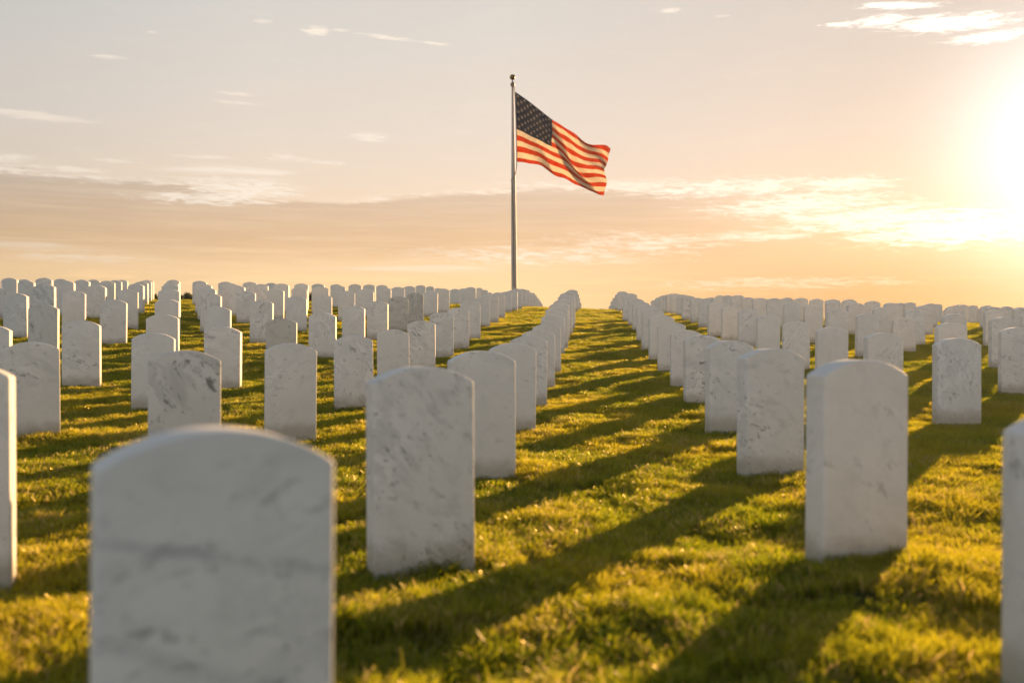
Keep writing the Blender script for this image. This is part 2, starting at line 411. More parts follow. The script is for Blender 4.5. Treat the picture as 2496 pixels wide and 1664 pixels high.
(5.979,7.685,None,0.33,4.8,4,0.3,30,None),
(-4.302,7.831,None,0.33,3.4,-3,0.3,30,None),
(6.105,9.339,None,0.33,5.7,4,0.3,30,None),
(6.232,10.993,None,0.33,-1.7,4,0.3,30,None),
(7.719,11.209,None,0.33,3.9,5,0.3,30,None),
(7.845,12.863,None,0.33,0.8,5,0.3,30,None),
(7.971,14.517,None,0.33,11.2,5,0.3,30,None),
(9.458,14.733,None,0.33,6.2,6,0.3,30,None),
]

# ---------------------------------------------------------------- terrain
def hill(x, y):
    x = np.asarray(x, float); y = np.asarray(y, float)
    lim = 4 + 0.5*np.clip(y, 0, 40)
    xc = lim*np.tanh(x/lim*0.999) if False else np.clip(x, -lim, lim)
    # soften the clamp so that the ground keeps a little of its side slope
    xc = xc + 0.25*np.clip(x-xc, -12, 12)
    yc = np.clip(y, -1.0, 48)
    a = xc/15; z = yc/20
    B = [np.ones_like(a*z), a, z, a*a, a*z, z*z, a*z*z, z**3, a*a*z, a**3, z**4, a*z**3]
    h = sum(c*b for c, b in zip(COEF, B)) + EYE
    d = np.clip(y-48, 0, None)
    h = h - 0.10*d/(1+d/300) - 0.0
    return h - 0.02*np.clip(-1-y, 0, None)

_rng = np.random.default_rng(3)
_tab = _rng.random((256, 256))
def vnoise(x, y):
    xi = np.floor(x).astype(int); yi = np.floor(y).astype(int)
    fx = x-xi; fy = y-yi
    fx = fx*fx*(3-2*fx); fy = fy*fy*(3-2*fy)
    a = _tab[xi % 256, yi % 256]; b = _tab[(xi+1) % 256, yi % 256]
    c = _tab[xi % 256, (yi+1) % 256]; d = _tab[(xi+1) % 256, (yi+1) % 256]
    return (a*(1-fx)+b*fx)*(1-fy) + (c*(1-fx)+d*fx)*fy - 0.5
def ground(x, y):
    x = np.asarray(x, float); y = np.asarray(y, float)
    b = 0.050*vnoise(x/1.1+3, y/0.8) + 0.044*vnoise(x/0.45+40, y/0.34+9) + 0.020*vnoise(x/0.19+7, y/0.15)
    near = np.clip((4.2-y)/2.5, 0, 1)          # rougher turf close to the camera
    return hill(x, y) + b*(0.8+0.55*near) - 0.020

def graded(lo, hi, fine_lo, fine_hi, step, growth):
    v = list(np.arange(fine_lo, fine_hi, step)); s = step; p = v[-1]
    while p < hi: s *= growth; p += s; v.append(p)
    s = step; p = v[0]
    while p > lo: s *= growth; p -= s; v.insert(0, p)
    return np.array(v)
gx = graded(-90, 90, -5.0, 5.5, 0.07, 1.045)
gy = graded(-25, 105, 0.0, 12.0, 0.07, 1.035)
GX, GY = np.meshgrid(gx, gy, indexing='ij')
GZ = ground(GX, GY)
nx, ny = GX.shape
idx = np.arange(nx*ny).reshape(nx, ny)
quads = np.stack([idx[:-1, :-1], idx[1:, :-1], idx[1:, 1:], idx[:-1, 1:]], -1).reshape(-1, 4)
def np_mesh(name, V, Q):
    me = bpy.data.meshes.new(name)
    Q = np.asarray(Q); n = Q.shape[1]
    me.vertices.add(len(V)); me.vertices.foreach_set('co', np.asarray(V, np.float32).ravel())
    me.loops.add(Q.size); me.loops.foreach_set('vertex_index', Q.astype(np.int32).ravel())
    me.polygons.add(len(Q)); me.polygons.foreach_set('loop_start', np.arange(0, Q.size, n, dtype=np.int32))
    me.update(calc_edges=True); me.validate()
    return me
gm = np_mesh('ground', np.stack([GX, GY, GZ], -1).reshape(-1, 3), quads)
for p in gm.polygons: p.use_smooth = True
ground_o = bpy.data.objects.new('ground', gm); ground_o['kind'] = 'structure'; col.objects.link(ground_o)

def new_mat(name):
    m = bpy.data.materials.new(name); m.use_nodes = True
    return m, NT(m.node_tree)

# soil and thatch under the blades
m_ground, g = new_mat('turf_ground')
gc = g.n('ShaderNodeNewGeometry').outputs['Position']
n1 = g.noise(gc, 9.0, 6, 0.7); n2 = g.noise(gc, 1.3, 4, 0.55)
cA = g.mix(g.ss(n1, 0.35, 0.65), (0.010, 0.016, 0.005), (0.030, 0.040, 0.010))
cA = g.mix(g.ss(n2, 0.55, 0.72), cA, (0.085, 0.070, 0.030))
b = g.n('ShaderNodeBsdfPrincipled'); g.put(b.inputs['Base Color'], cA); b.inputs['Roughness'].default_value = 0.9
b.inputs['Specular IOR Level'].default_value = 0.1
bp = g.n('ShaderNodeBump'); bp.inputs['Strength'].default_value = 0.6; bp.inputs['Distance'].default_value = 0.02
g.put(bp.inputs['Height'], g.noise(gc, 60.0, 4, 0.7)); g.nt.links.new(bp.outputs[0], b.inputs['Normal'])
o = g.n('ShaderNodeOutputMaterial'); g.nt.links.new(b.outputs[0], o.inputs[0])
gm.materials.append(m_ground)

# ---------------------------------------------------------------- grass: blade patches set on the ground
m_grass, g = new_mat('grass_blades')
at = g.n('ShaderNodeAttribute', attribute_type='GEOMETRY', attribute_name='tone')
tr, tg, tb = g.sep(at.outputs['Vector'])      # r random tone, g dry share, b height along the blade
gpos = g.n('ShaderNodeNewGeometry').outputs['Position']
big = g.noise(gpos, 0.9, 3, 0.55)
mid = g.noise(gpos, 3.5, 3, 0.55)
dry = g.m('GREATER_THAN', g.add(tg, g.mul(g.sub(mid, 0.5), 1.0)), 0.93)
green = g.mix(tr, (0.005, 0.020, 0.003), (0.020, 0.042, 0.006))
green = g.mix(g.ss(big, 0.45, 0.62), green, g.mix(tr, (0.016, 0.030, 0.005), (0.040, 0.050, 0.008)))
straw = g.mix(tr, (0.24, 0.17, 0.07), (0.40, 0.31, 0.15))
gcol = g.mix(g.mul(dry, 0.9), green, straw)
bs = g.n('ShaderNodeBsdfPrincipled'); g.put(bs.inputs['Base Color'], gcol)
bs.inputs['Roughness'].default_value = 0.45; bs.inputs['Specular IOR Level'].default_value = 0.15
tl = g.n('ShaderNodeBsdfTranslucent')
tcol = g.mix(tr, (0.08, 0.19, 0.005), (0.66, 0.66, 0.013))
tcol = g.mix(g.ss(big, 0.42, 0.62), tcol, g.mix(tr, (0.50, 0.48, 0.013), (0.82, 0.70, 0.035)))
g.put(tl.inputs[0], g.mix(dry, tcol, (0.78, 0.58, 0.22)))
ms = g.n('ShaderNodeMixShader'); ms.inputs[0].default_value = 0.55
g.nt.links.new(bs.outputs[0], ms.inputs[1]); g.nt.links.new(tl.outputs[0], ms.inputs[2])
gl = g.n('ShaderNodeBsdfGlossy'); g.put(gl.inputs['Roughness'], g.add(0.26, g.mul(tg, 0.34))); g.put(gl.inputs[0], (0.80, 0.62, 0.20))
m2 = g.n('ShaderNodeMixShader'); m2.inputs[0].default_value = 0.085
g.nt.links.new(ms.outputs[0], m2.inputs[1]); g.nt.links.new(gl.outputs[0], m2.inputs[2])
o = g.n('ShaderNodeOutputMaterial'); g.nt.links.new(m2.outputs[0], o.inputs[0])

def blade_patch(seed, size, count):
    r = np.random.default_rng(seed)
    V = []; Fq = []; A = []
    n = count
    clx = r.uniform(-size/2, size/2, 26); cly = r.uniform(-size/2, size/2, 26); clh = r.uniform(0.6, 1.5, 26)
    px = r.uniform(-size/2, size/2, n); py = r.uniform(-size/2, size/2, n)
    k = np.argmin((px[:, None]-clx)**2+(py[:, None]-cly)**2, 1)
    hgt = 0.030*clh[k]*r.uniform(0.55, 1.25, n) + 0.004
    tall = r.random(n) < 0.006; hgt[tall] *= r.uniform(1.15, 1.4, tall.sum())
    wd = r.uniform(0.0022, 0.0046, n)*np.where(r.random(n) < 0.08, 1.8, 1.0)
    th = r.uniform(0, 2*np.pi, n); lean = r.uniform(0.1, 0.95, n)*hgt
    la = r.uniform(0, 2*np.pi, n)
    dxy = np.stack([np.cos(th), np.sin(th)], -1)*wd[:, None]/2
    le = np.stack([np.cos(la), np.sin(la)], -1)*lean[:, None]
    base = np.stack([px, py], -1)
    z0 = np.full(n, -0.012)
    pts = [np.column_stack([base-dxy, z0]), np.column_stack([base+dxy, z0]),
           np.column_stack([base+le*0.32+dxy*0.9, hgt*0.55]), np.column_stack([base+le*0.32-dxy*0.9, hgt*0.55]),
           np.column_stack([base+le+dxy*0.25, hgt*0.97]), np.column_stack([base+le-dxy*0.25, hgt])]
    V = np.stack(pts, 1).reshape(-1, 3)
    i0 = np.arange(n)*6
    Q = np.concatenate([np.stack([i0, i0+1, i0+2, i0+3], -1), np.stack([i0+3, i0+2, i0+4, i0+5], -1)])
    tone = r.random(n); dryv = r.random(n)
    A = np.zeros((n, 6, 3)); A[:, :, 0] = tone[:, None]; A[:, :, 1] = dryv[:, None]
    A[:, 2:4, 2] = 0.5; A[:, 4:, 2] = 1
    me = np_mesh('grass_patch', V, Q)
    a = me.attributes.new('tone', 'FLOAT_VECTOR', 'POINT'); a.data.foreach_set('vector', A.reshape(-1).astype(np.float32))
    me.materials.append(m_grass)
    return bpy.data.objects.new('grass_patch', me)
PATCH = 0.34
patches = [blade_patch(s, PATCH, 2100) for s in range(5)]

rg = np.random.default_rng(8)
pts = []
yy = -0.6
while yy < 50:
    half = 0.62*max(yy, 0)+2.0
    sp = 0.26
    xs = np.arange(-half, half, sp)
    pts.append(np.stack([xs+rg.uniform(-.07, .07, len(xs)), yy+rg.uniform(-.07, .07, len(xs))], -1)); yy += sp
pts = np.concatenate(pts)
pz = ground(pts[:, 0], pts[:, 1])
e = 0.10
sx = (ground(pts[:, 0]+e, pts[:, 1])-ground(pts[:, 0]-e, pts[:, 1]))/(2*e)
sy = (ground(pts[:, 0], pts[:, 1]+e)-ground(pts[:, 0], pts[:, 1]-e))/(2*e)
nrm = np.stack([-sx, -sy, np.ones_like(sx)], -1); nrm /= np.linalg.norm(nrm, axis=1)[:, None]
eul = np.zeros((len(pts), 3), np.float32)
for i in range(len(pts)):
    q = Vector((0, 0, 1)).rotation_difference(Vector(nrm[i])).to_matrix() @ Matrix.Rotation(rg.uniform(0, 6.283), 3, 'Z')
    eul[i] = q.to_euler()
gmesh = bpy.data.meshes.new('grass')
gmesh.vertices.add(len(pts)); gmesh.vertices.foreach_set('co', np.column_stack([pts, pz]).astype(np.float32).ravel())
a = gmesh.attributes.new('rot', 'FLOAT_VECTOR', 'POINT'); a.data.foreach_set('vector', eul.ravel())
a = gmesh.attributes.new('sc', 'FLOAT', 'POINT'); a.data.foreach_set('value', rg.uniform(0.85, 1.12, len(pts)).astype(np.float32))
a = gmesh.attributes.new('pick', 'INT', 'POINT'); a.data.foreach_set('value', rg.integers(0, len(patches), len(pts)).astype(np.int32))
gmesh.materials.append(m_grass)
grass = bpy.data.objects.new('grass', gmesh); grass['kind'] = 'stuff'
grass['label'] = 'short green and straw-coloured lawn grass between the headstones'; grass['category'] = 'grass'
col.objects.link(grass)
ng = bpy.data.node_groups.new('grass_scatter', 'GeometryNodeTree')
ng.interface.new_socket('Geometry', in_out='INPUT', socket_type='NodeSocketGeometry')
ng.interface.new_socket('Geometry', in_out='OUTPUT', socket_type='NodeSocketGeometry')
gi = ng.nodes.new('NodeGroupInput'); go = ng.nodes.new('NodeGroupOutput')
mp = ng.nodes.new('GeometryNodeMeshToPoints')
iop = ng.nodes.new('GeometryNodeInstanceOnPoints')
def named(nm, ty):
    x = ng.nodes.new('GeometryNodeInputNamedAttribute'); x.data_type = ty; x.inputs['Name'].default_value = nm; return x.outputs[0]
L = ng.links.new
gj = ng.nodes.new('GeometryNodeGeometryToInstance')
for p in patches:
    oi = ng.nodes.new('GeometryNodeObjectInfo'); oi.inputs['Object'].default_value = p
    L(oi.outputs['Geometry'], gj.inputs[0])
L(gi.outputs[0], mp.inputs[0]); L(mp.outputs[0], iop.inputs['Points']); L(gj.outputs[0], iop.inputs['Instance'])
iop.inputs['Pick Instance'].default_value = True
L(named('pick', 'INT'), iop.inputs['Instance Index'])
e2r = ng.nodes.new('FunctionNodeEulerToRotation'); L(named('rot', 'FLOAT_VECTOR'), e2r.inputs[0]); L(e2r.outputs[0], iop.inputs['Rotation'])
L(named('sc', 'FLOAT'), iop.inputs['Scale'])
L(iop.outputs[0], go.inputs[0])
md = grass.modifiers.new('scatter', 'NODES'); md.node_group = ng

# ---------------------------------------------------------------- marble
m_marble, g = new_mat('marble')
tco = g.n('ShaderNodeTexCoord').outputs['Object']
def oattr(nm): return g.n('ShaderNodeAttribute', attribute_type='OBJECT', attribute_name=nm).outputs['Fac']
stain = oattr('stain'); ang = oattr('vein'); seed = oattr('seed')
vr = g.n('ShaderNodeVectorRotate', rotation_type='Y_AXIS'); g.put(vr.inputs['Vector'], tco); g.put(vr.inputs['Angle'], g.mul(ang, -1.0))
off = g.xyz(seed, g.mul(seed, 1.7), g.mul(seed, 0.6))
v0 = vr.outputs[0]
vx, vy, vz = g.sep(v0)
fng = oattr('fineness')
str_ = g.vm('ADD', g.vm('SCALE', g.xyz(g.mul(vx, 5.6), g.mul(vy, 5.6), g.mul(vz, 11.5)), fng), off)
warp = g.noise(g.vm('ADD', tco, off), 5.0, 2, 0.5, 0, 1)
strw = g.vm('ADD', str_, g.vm('SCALE', g.vm('SUBTRACT', warp, (0.5, 0.5, 0.5)), 1.1))
nA = g.noise(strw, 1.0, 7, 0.62, 0.15)
nB = g.noise(g.vm('ADD', strw, (11.3, 2.1, 5.5)), 2.4, 7, 0.70)
nC = g.noise(g.vm('ADD', tco, off), 3.0, 3, 0.5)
fine = g.noise(g.vm('ADD', tco, off), 95.0, 3, 0.6)
# thin veins: ridges of the stretched noise, broken up by a second one
ridge = g.m('ABSOLUTE', g.sub(nA, 0.5))
vein = g.mul(g.ss(ridge, 0.016, 0.0), g.ss(nC, 0.44, 0.68))
cloud = g.ss(g.add(nA, g.mul(nC, 0.35)), 0.64, 0.84)
spots = g.mul(g.ss(nB, 0.56, 0.64), g.ss(nC, 0.36, 0.58))
basec = g.mix(g.ss(nC, 0.3, 0.7), (0.60, 0.595, 0.565), (0.70, 0.69, 0.665))
basec = g.mix(g.mul(g.ss(nB, 0.35, 0.6), 0.18), basec, (0.76, 0.755, 0.73))
st2 = g.m('MINIMUM', g.mul(stain, 1.15), 1.0)
c = g.mix(g.mul(cloud, g.add(0.05, g.mul(st2, 0.42))), basec, (0.33, 0.34, 0.33))
c = g.mix(g.mul(spots, g.add(0.12, g.mul(st2, 0.95)), clamp=True), c, (0.17, 0.175, 0.165))
c = g.mix(g.mul(vein, g.add(0.30, g.mul(st2, 0.6)), clamp=True), c, (0.26, 0.28, 0.28))
band = oattr('band'); ox_, _, oz_ = g.sep(tco)
bn = g.noise(g.vm('ADD', tco, off), 11.0, 4, 0.6)
for zc, sl, wdt, am in ((0.452, 0.20, 0.014, 0.45), (0.28, 0.42, 0.022, 0.22)):
    dl = g.m('ABSOLUTE', g.sub(g.add(oz_, g.mul(ox_, sl)), g.add(zc, g.mul(g.sub(bn, 0.5), 0.035))))
    c = g.mix(g.mul(g.mul(g.ss(dl, wdt, 0.0), g.mul(g.ss(bn, 0.3, 0.6), am)), band), c, (0.20, 0.22, 0.23))
# overall weathering of the worst stones
c = g.mix(g.mul(g.ss(stain, 0.86, 0.95), 0.42), c, (0.30, 0.29, 0.24))
# soil splash and mower stains at the foot
oz = g.sep(tco)[2]
foot = g.ss(g.add(oz, g.mul(g.sub(g.noise(g.vm('ADD', tco, off), 14.0, 4, 0.6), 0.5), 0.11)), 0.135, 0.03)
c = g.mix(g.mul(foot, 0.62), c, (0.27, 0.235, 0.165))
bs = g.n('ShaderNodeBsdfPrincipled'); g.put(bs.inputs['Base Color'], c)
bs.inputs['Roughness'].default_value = 0.62; bs.inputs['Specular IOR Level'].default_value = 0.35
bp = g.n('ShaderNodeBump'); bp.inputs['Strength'].default_value = 0.25; bp.inputs['Distance'].default_value = 0.0015
g.put(bp.inputs['Height'], g.add(fine, g.mul(spots, -0.6))); g.nt.links.new(bp.outputs[0], bs.inputs['Normal'])
o = g.n('ShaderNodeOutputMaterial'); g.nt.links.new(bs.outputs[0], o.inputs[0])

def stone_mesh(width, hgt, sd):
    """upright slab with a segmental arch, eased edges, foot below the turf"""
    r = random.Random(sd)
    W2 = width/2; TH = 0.1016/2; rise = width*0.155; foot_ = -0.16
    Rr = (W2*W2 + rise*rise)/(2*rise)
    out = []
    hs = hgt-rise
    out.append((-W2, foot_)); out.append((-W2, hs*0.5)); 
    a0 = math.asin(W2/Rr)
    N = 22
    for i in range(N+1):
        a = -a0 + 2*a0*i/N
        out.append((Rr*math.sin(a), hgt-Rr+Rr*math.cos(a)))
    out.append((W2, hs*0.5)); out.append((W2, foot_))
    bm = bmesh.new()
    f = [bm.verts.new((x, -TH, z)) for x, z in out]
    k = [bm.verts.new((x, TH, z)) for x, z in out]
    bm.faces.new(f); bm.faces.new(list(reversed(k)))
    n = len(out)
    for i in range(n):
        j = (i+1) % n
        bm.faces.new((f[j], f[i], k[i], k[j]))
    bmesh.ops.recalc_face_normals(bm, faces=bm.faces)
    ed = [e for e in bm.edges if (len(e.link_faces) == 2 and e.calc_face_angle(0) > 0.35)]
    bmesh.ops.bevel(bm, geom=ed, offset=0.0075, segments=4, profile=0.5, affect='EDGES', clamp_overlap=True)
    for v in bm.verts:                       # hand-dressed: tiny departures from true
        v.co.x += 0.0012*mnoise.noise(Vector((v.co.x*9+sd, v.co.y*30, v.co.z*7)))
        v.co.z += 0.0012*mnoise.noise(Vector((v.co.x*9, v.co.y*30+sd, v.co.z*7)))
    me = bpy.data.meshes.new('headstone'); bm.to_mesh(me); bm.free()
    for p in me.polygons: p.use_smooth = True
    try: me.set_sharp_from_angle(angle=R(38))
    except Exception: pass
    me.materials.append(m_marble)
    return me

ORD = ['nearest', 'second', 'third', 'fourth', 'fifth', 'sixth', 'seventh', 'eighth', 'ninth', 'tenth', 'eleventh', 'twelfth', 'thirteenth',
       'fourteenth', 'fifteenth', 'sixteenth', 'seventeenth', 'eighteenth', 'nineteenth', 'twentieth', 'twenty-first', 'twenty-second', 'twenty-third', 'twenty-fourth', 'twenty-fifth', 'twenty-sixth', 'twenty-seventh']
LINE = ['first', 'second', 'third', 'fourth', 'fifth', 'sixth', 'seventh', 'eighth', 'ninth', 'tenth', 'eleventh', 'twelfth', 'thirteenth']
SPECIAL = {}
lines = {}
for i, s in enumerate(STONES): lines.setdefault(s[5], []).append(i)
for j, ids in lines.items():
    ids.sort(key=lambda i: STONES[i][1])
    # stones outside the picture come last so that the count starts at the first one in view
    ids.sort(key=lambda i: STONES[i][2] is None)
rr = random.Random(4)
def place_stone(i, rank, j):
    x, y, top, wd, yaw, _, stn, vang, word = STONES[i]
    gz = float(hill(x, y))
    h = (top-gz) if top is not None else 0.615
    o = bpy.data.objects.new('headstone', stone_mesh(wd, h, i*3.1))
    o.location = (x-0.0508*math.sin(R(yaw)), y+0.0508*math.cos(R(yaw)), gz)
    o.rotation_euler = (R(rr.uniform(-.7, .7)), R(rr.uniform(-.55, .55)), R(yaw))
    o['stain'] = float(stn); o['vein'] = math.radians(vang); o['seed'] = float((i*7.31) % 97); o['fineness'] = 2.2 if word == 'freckled' else 0.85+((i*0.37) % 0.9); o['band'] = 1.0 if word == 'long-veined' else 0.0
    side_ = 'right' if j >= 1 else 'left'
    ln = LINE[(j-1) if j >= 1 else -j]
    if top is None:
        k = [q for q in lines[j] if STONES[q][2] is None].index(i)
        o['label'] = 'white marble headstone outside the frame, %s such in the %s line %s of the aisle' % (ORD[k].replace('nearest', 'nearest'), ln, side_)
    else:
        o['label'] = '%s marble headstone, %s back in the %s line %s of the grass aisle' % (word or 'white', ORD[rank] if rank else 'nearest one', ln, side_)
        if rank == 0: o['label'] = '%s marble headstone, nearest one in the %s line %s of the grass aisle' % (word or 'white', ln, side_)
    o['category'] = 'headstone'; o['group'] = 'rows of white marble headstones'
    col.objects.link(o)
    return o
for j, ids in sorted(lines.items()):
    for rank, i in enumerate(ids): place_stone(i, rank, j)

# ---------------------------------------------------------------- flagpole
POLE_Y = 42.0
def at(px, py, Y=POLE_Y): return Vector(((px-CXP)/F*Y, Y, EYE+(CYP-py)/F*Y))
def tag(o, label=None, cat=None, group=None, kind=None):
    if label: o['label'] = label
    if cat: o['category'] = cat
    if group: o['group'] = group
    if kind: o['kind'] = kind
    return o
def simple_mat(name, colr, rough=0.5, metal=0.0, var=0.12, scale=12.0, spec=0.5):
    m, q = new_mat(name)
    p = q.n('ShaderNodeTexCoord').outputs['Object']
    nn = q.noise(p, scale, 4, 0.6)
    cc = q.mix(nn, tuple(c*(1-var) for c in colr), tuple(min(1, c*(1+var)) for c in colr))
    bb = q.n('ShaderNodeBsdfPrincipled'); q.put(bb.inputs['Base Color'], cc)
    bb.inputs['Roughness'].default_value = rough; bb.inputs['Metallic'].default_value = metal; bb.inputs['Specular IOR Level'].default_value = spec
    oo = q.n('ShaderNodeOutputMaterial'); q.nt.links.new(bb.outputs[0], oo.inputs[0])
    return m
m_pole = simple_mat('pole_aluminium', (0.40, 0.37, 0.36), 0.6, 0.0, 0.08, 4.0)
m_ball = simple_mat('gilt_ball', (0.14, 0.09, 0.03), 0.35, 0.8, 0.1)
m_rope = simple_mat('rope', (0.16, 0.14, 0.12), 0.9)
def lathe(name, prof, mat, parent, seg=32, smooth=True):
    bm = bmesh.new(); rings = []
    for z, r_ in prof:
        rings.append([bm.verts.new((r_*math.cos(2*math.pi*k/seg), r_*math.sin(2*math.pi*k/seg), z)) for k in range(seg)])
    for a, b in zip(rings, rings[1:]):
        for k in range(seg): bm.faces.new((a[k], a[(k+1) % seg], b[(k+1) % seg], b[k]))
    bm.faces.new(list(reversed(rings[0]))); bm.faces.new(rings[-1])
    me = bpy.data.meshes.new(name); bm.to_mesh(me); bm.free()
    for p in me.polygons: p.use_smooth = smooth
    me.materials.append(mat)
    o = bpy.data.objects.new(name, me); col.objects.link(o); o.parent = parent
    return o
ptop = at(1249.5, 210); pbot = at(1253.5, 700)
axis = (ptop-pbot)
gz = float(hill(pbot.x, POLE_Y))
base_p = pbot - axis*((pbot.z-gz)/axis.z)
pole = bpy.data.objects.new('flagpole', None); pole.location = base_p
pole.rotation_euler = axis.to_track_quat('Z', 'Y').to_euler()
tag(pole, 'tall tapered grey metal flagpole with a gold ball, beyond the headstones', 'flagpole'); col.objects.link(pole)
PL = (ptop-base_p).length
lathe('shaft', [(-0.3, .118), (0.0, .118), (PL*.25, .112), (PL*.45, .100), (PL*.65, .080), (PL*.82, .060), (PL-.12, .043), (PL-.02, .041)], m_pole, pole)
lathe('base_collar', [(0.0, .24), (0.05, .235), (0.12, .16), (0.2, .125)], m_pole, pole)
lathe('truck', [(PL-.03, .045), (PL, .085), (PL+.10, .088), (PL+.14, .05), (PL+.2, .022), (PL+.27, .020)], simple_mat('truck_metal', (0.16, 0.14, 0.12), 0.5, 0.6), pole)
bprof = []
for k in range(17):
    t = math.pi*k/16; bprof.append((PL+.36-0.115*math.cos(t), max(0.115*math.sin(t), 0.004)))
lathe('ball', bprof, m_ball, pole)
def tube(name, pts_, rad, mat, parent=None, seg=8):
    cu = bpy.data.curves.new(name, 'CURVE'); cu.dimensions = '3D'; cu.bevel_depth = rad; cu.bevel_resolution = 2
    sp = cu.splines.new('POLY'); sp.points.add(len(pts_)-1)
    for p, q in zip(sp.points, pts_): p.co = (*q, 1)
    tmp = bpy.data.objects.new(name, cu)
    me = bpy.data.meshes.new_from_object(tmp); bpy.data.objects.remove(tmp)
    me.materials.clear(); me.materials.append(mat)
    o = bpy.data.objects.new(name, me); col.objects.link(o)
    if parent is not None:
        o.parent = parent; o.matrix_parent_inverse = Matrix.LocRotScale(parent.location, parent.rotation_euler, None).inverted()
    return o
def rp(px, py, dy=-0.06): v = at(px, py); v.y += dy; return v
rope_pts = [rp(1252.5, 207), rp(1253.5, 222), rp(1256, 240), rp(1258, 300), rp(1259.3, 345), rp(1259.6, 396), rp(1259, 408), rp(1256.5, 424), rp(1252.5, 433, -.12), rp(1246.5, 440, -.14), rp(1249, 470, -.13), rp(1251, 560, -.15), rp(1253, 700, -.16)]
tube('halyard', rope_pts, 0.017, m_rope, pole)

# ---------------------------------------------------------------- the flag
def cpx(x, y): return (1200+x/2.615, 160+y/2.615)
top_e = [(146, 166), (200, 205), (250, 241), (310, 283), (375, 326), (430, 362), (480, 396), (520, 428), (560, 455), (600, 472), (640, 479), (680, 480), (715, 487), (740, 505), (756, 529)]
bot_e = [(158, 613), (200, 615), (240, 622), (290, 630), (320, 641), (350, 660), (385, 680), (420, 695), (455, 708), (490, 728), (530, 755), (580, 778), (630, 796), (680, 806), (721, 812)]
fly_e = [(756, 529), (749, 560), (748, 590), (737, 622), (722, 648), (716, 680), (728, 712), (733, 745), (725, 780), (721, 812)]
hoist_e = [(146, 166), (150, 270), (155, 400), (157, 520), (158, 613)]
def param(poly, s):
    P = [Vector(cpx(*p)) for p in poly]; d = [0]
    for a, b in zip(P, P[1:]): d.append(d[-1]+(b-a).length)
    t = s*d[-1]
    for k in range(len(P)-1):
        if t <= d[k+1] or k == len(P)-2:
            u = (t-d[k])/(d[k+1]-d[k]); break
    # Catmull-Rom
    p0 = P[max(k-1, 0)]; p1 = P[k]; p2 = P[k+1]; p3 = P[min(k+2, len(P)-1)]
    return 0.5*((2*p1)+(-p0+p2)*u+(2*p0-5*p1+4*p2-p3)*u*u+(-p0+3*p1-3*p2+p3)*u**3)
NU, NV = 120, 78                              # 13 stripes x 6 rows
fm = bmesh.new(); uvl = fm.loops.layers.uv.new('UVMap')
c00, c10, c01, c11 = param(top_e, 0), param(top_e, 1), param(bot_e, 0), param(bot_e, 1)
def sst(a, b, t):
    t = min(max((t-a)/(b-a), 0), 1); return t*t*(3-2*t)
def depth(u, v):
    # folds run from the upper hoist side down to the lower fly corner and deepen away from the pole
    a = 0.05 + 0.27*sst(0.10, 0.8, u)
    ph = 2*math.pi*(v*1.25 - u*2.05 + 0.10*math.sin(5*u+2*v))
    ph2 = 2*math.pi*(v*2.4 - u*3.6 + 0.31)
    d = a*math.sin(ph) + 0.38*a*math.sin(ph2+0.8*math.sin(ph)) + 0.35*u*math.sin(2.2*u+0.9*v)
    d += 0.05*sst(0.55, 1, u)*math.sin(2*math.pi*(v*5.5-u*2.2))
    d += 0.030*sst(0.2,.7,u)*math.sin(2*math.pi*(v*4.1-u*6.3+0.2*math.sin(9*u)))
    d += 0.010*math.sin(2*math.pi*(u*17+v*8)) * sst(0, .4, v)      # small cloth creases
    return d
grid = []
for i in range(NU+1):
    u = i/NU; rowv = []
    for j in range(NV+1):
        v = j/NV
        ct, cb = param(top_e, u), param(bot_e, u); ch, cf = param(hoist_e, v), param(fly_e, v)
        p = ct*(1-v)+cb*v + ch*(1-u)+cf*u - (c00*(1-u)*(1-v)+c10*u*(1-v)+c01*(1-u)*v+c11*u*v)
        # stripes waver with the folds
        p.y += 3.0*math.sin(math.pi*v)*math.sin(2*math.pi*(u*1.5+0.1))*sst(0, .3, u)
        Y = POLE_Y + depth(u, v) + 0.25*u
        q = at(p.x, p.y, POLE_Y); q.y = Y
        rowv.append(fm.verts.new(q))
    grid.append(rowv)
for i in range(NU):
    for j in range(NV):
        f = fm.faces.new((grid[i][j+1], grid[i+1][j+1], grid[i+1][j], grid[i][j])); f.smooth = True
        for lp, (a, b) in zip(f.loops, ((i, j+1), (i+1, j+1), (i+1, j), (i, j))): lp[uvl].uv = (a/NU, 1-b/NV)
fmesh = bpy.data.meshes.new('flag'); fm.to_mesh(fmesh); fm.free()
flag = bpy.data.objects.new('flag', fmesh); col.objects.link(flag)
# local origin at the upper hoist corner
org = at(*cpx(146, 166)); fmesh.transform(Matrix.Translation(-org)); flag.location = org
tag(flag, 'backlit red and white striped flag with starred blue canton, flying from the pole', 'flag')
m_flag, g = new_mat('flag_cloth')
uv = g.n('ShaderNodeUVMap'); uv.uv_map = 'UVMap'
fu, fv, _ = g.sep(uv.outputs[0])
vdown = g.sub(1.0, fv)
stripe = g.m('FLOOR', g.mul(vdown, 13.0)); odd = g.m('MODULO', stripe, 2.0)   # 0 red, 1 white
red = (0.50, 0.038, 0.006); white = (0.78, 0.70, 0.56); blue = (0.004, 0.020, 0.060)
fc = g.mix(odd, red, white)
incan = g.mul(g.m('LESS_THAN', fu, 0.40), g.m('LESS_THAN', vdown, 7/13))
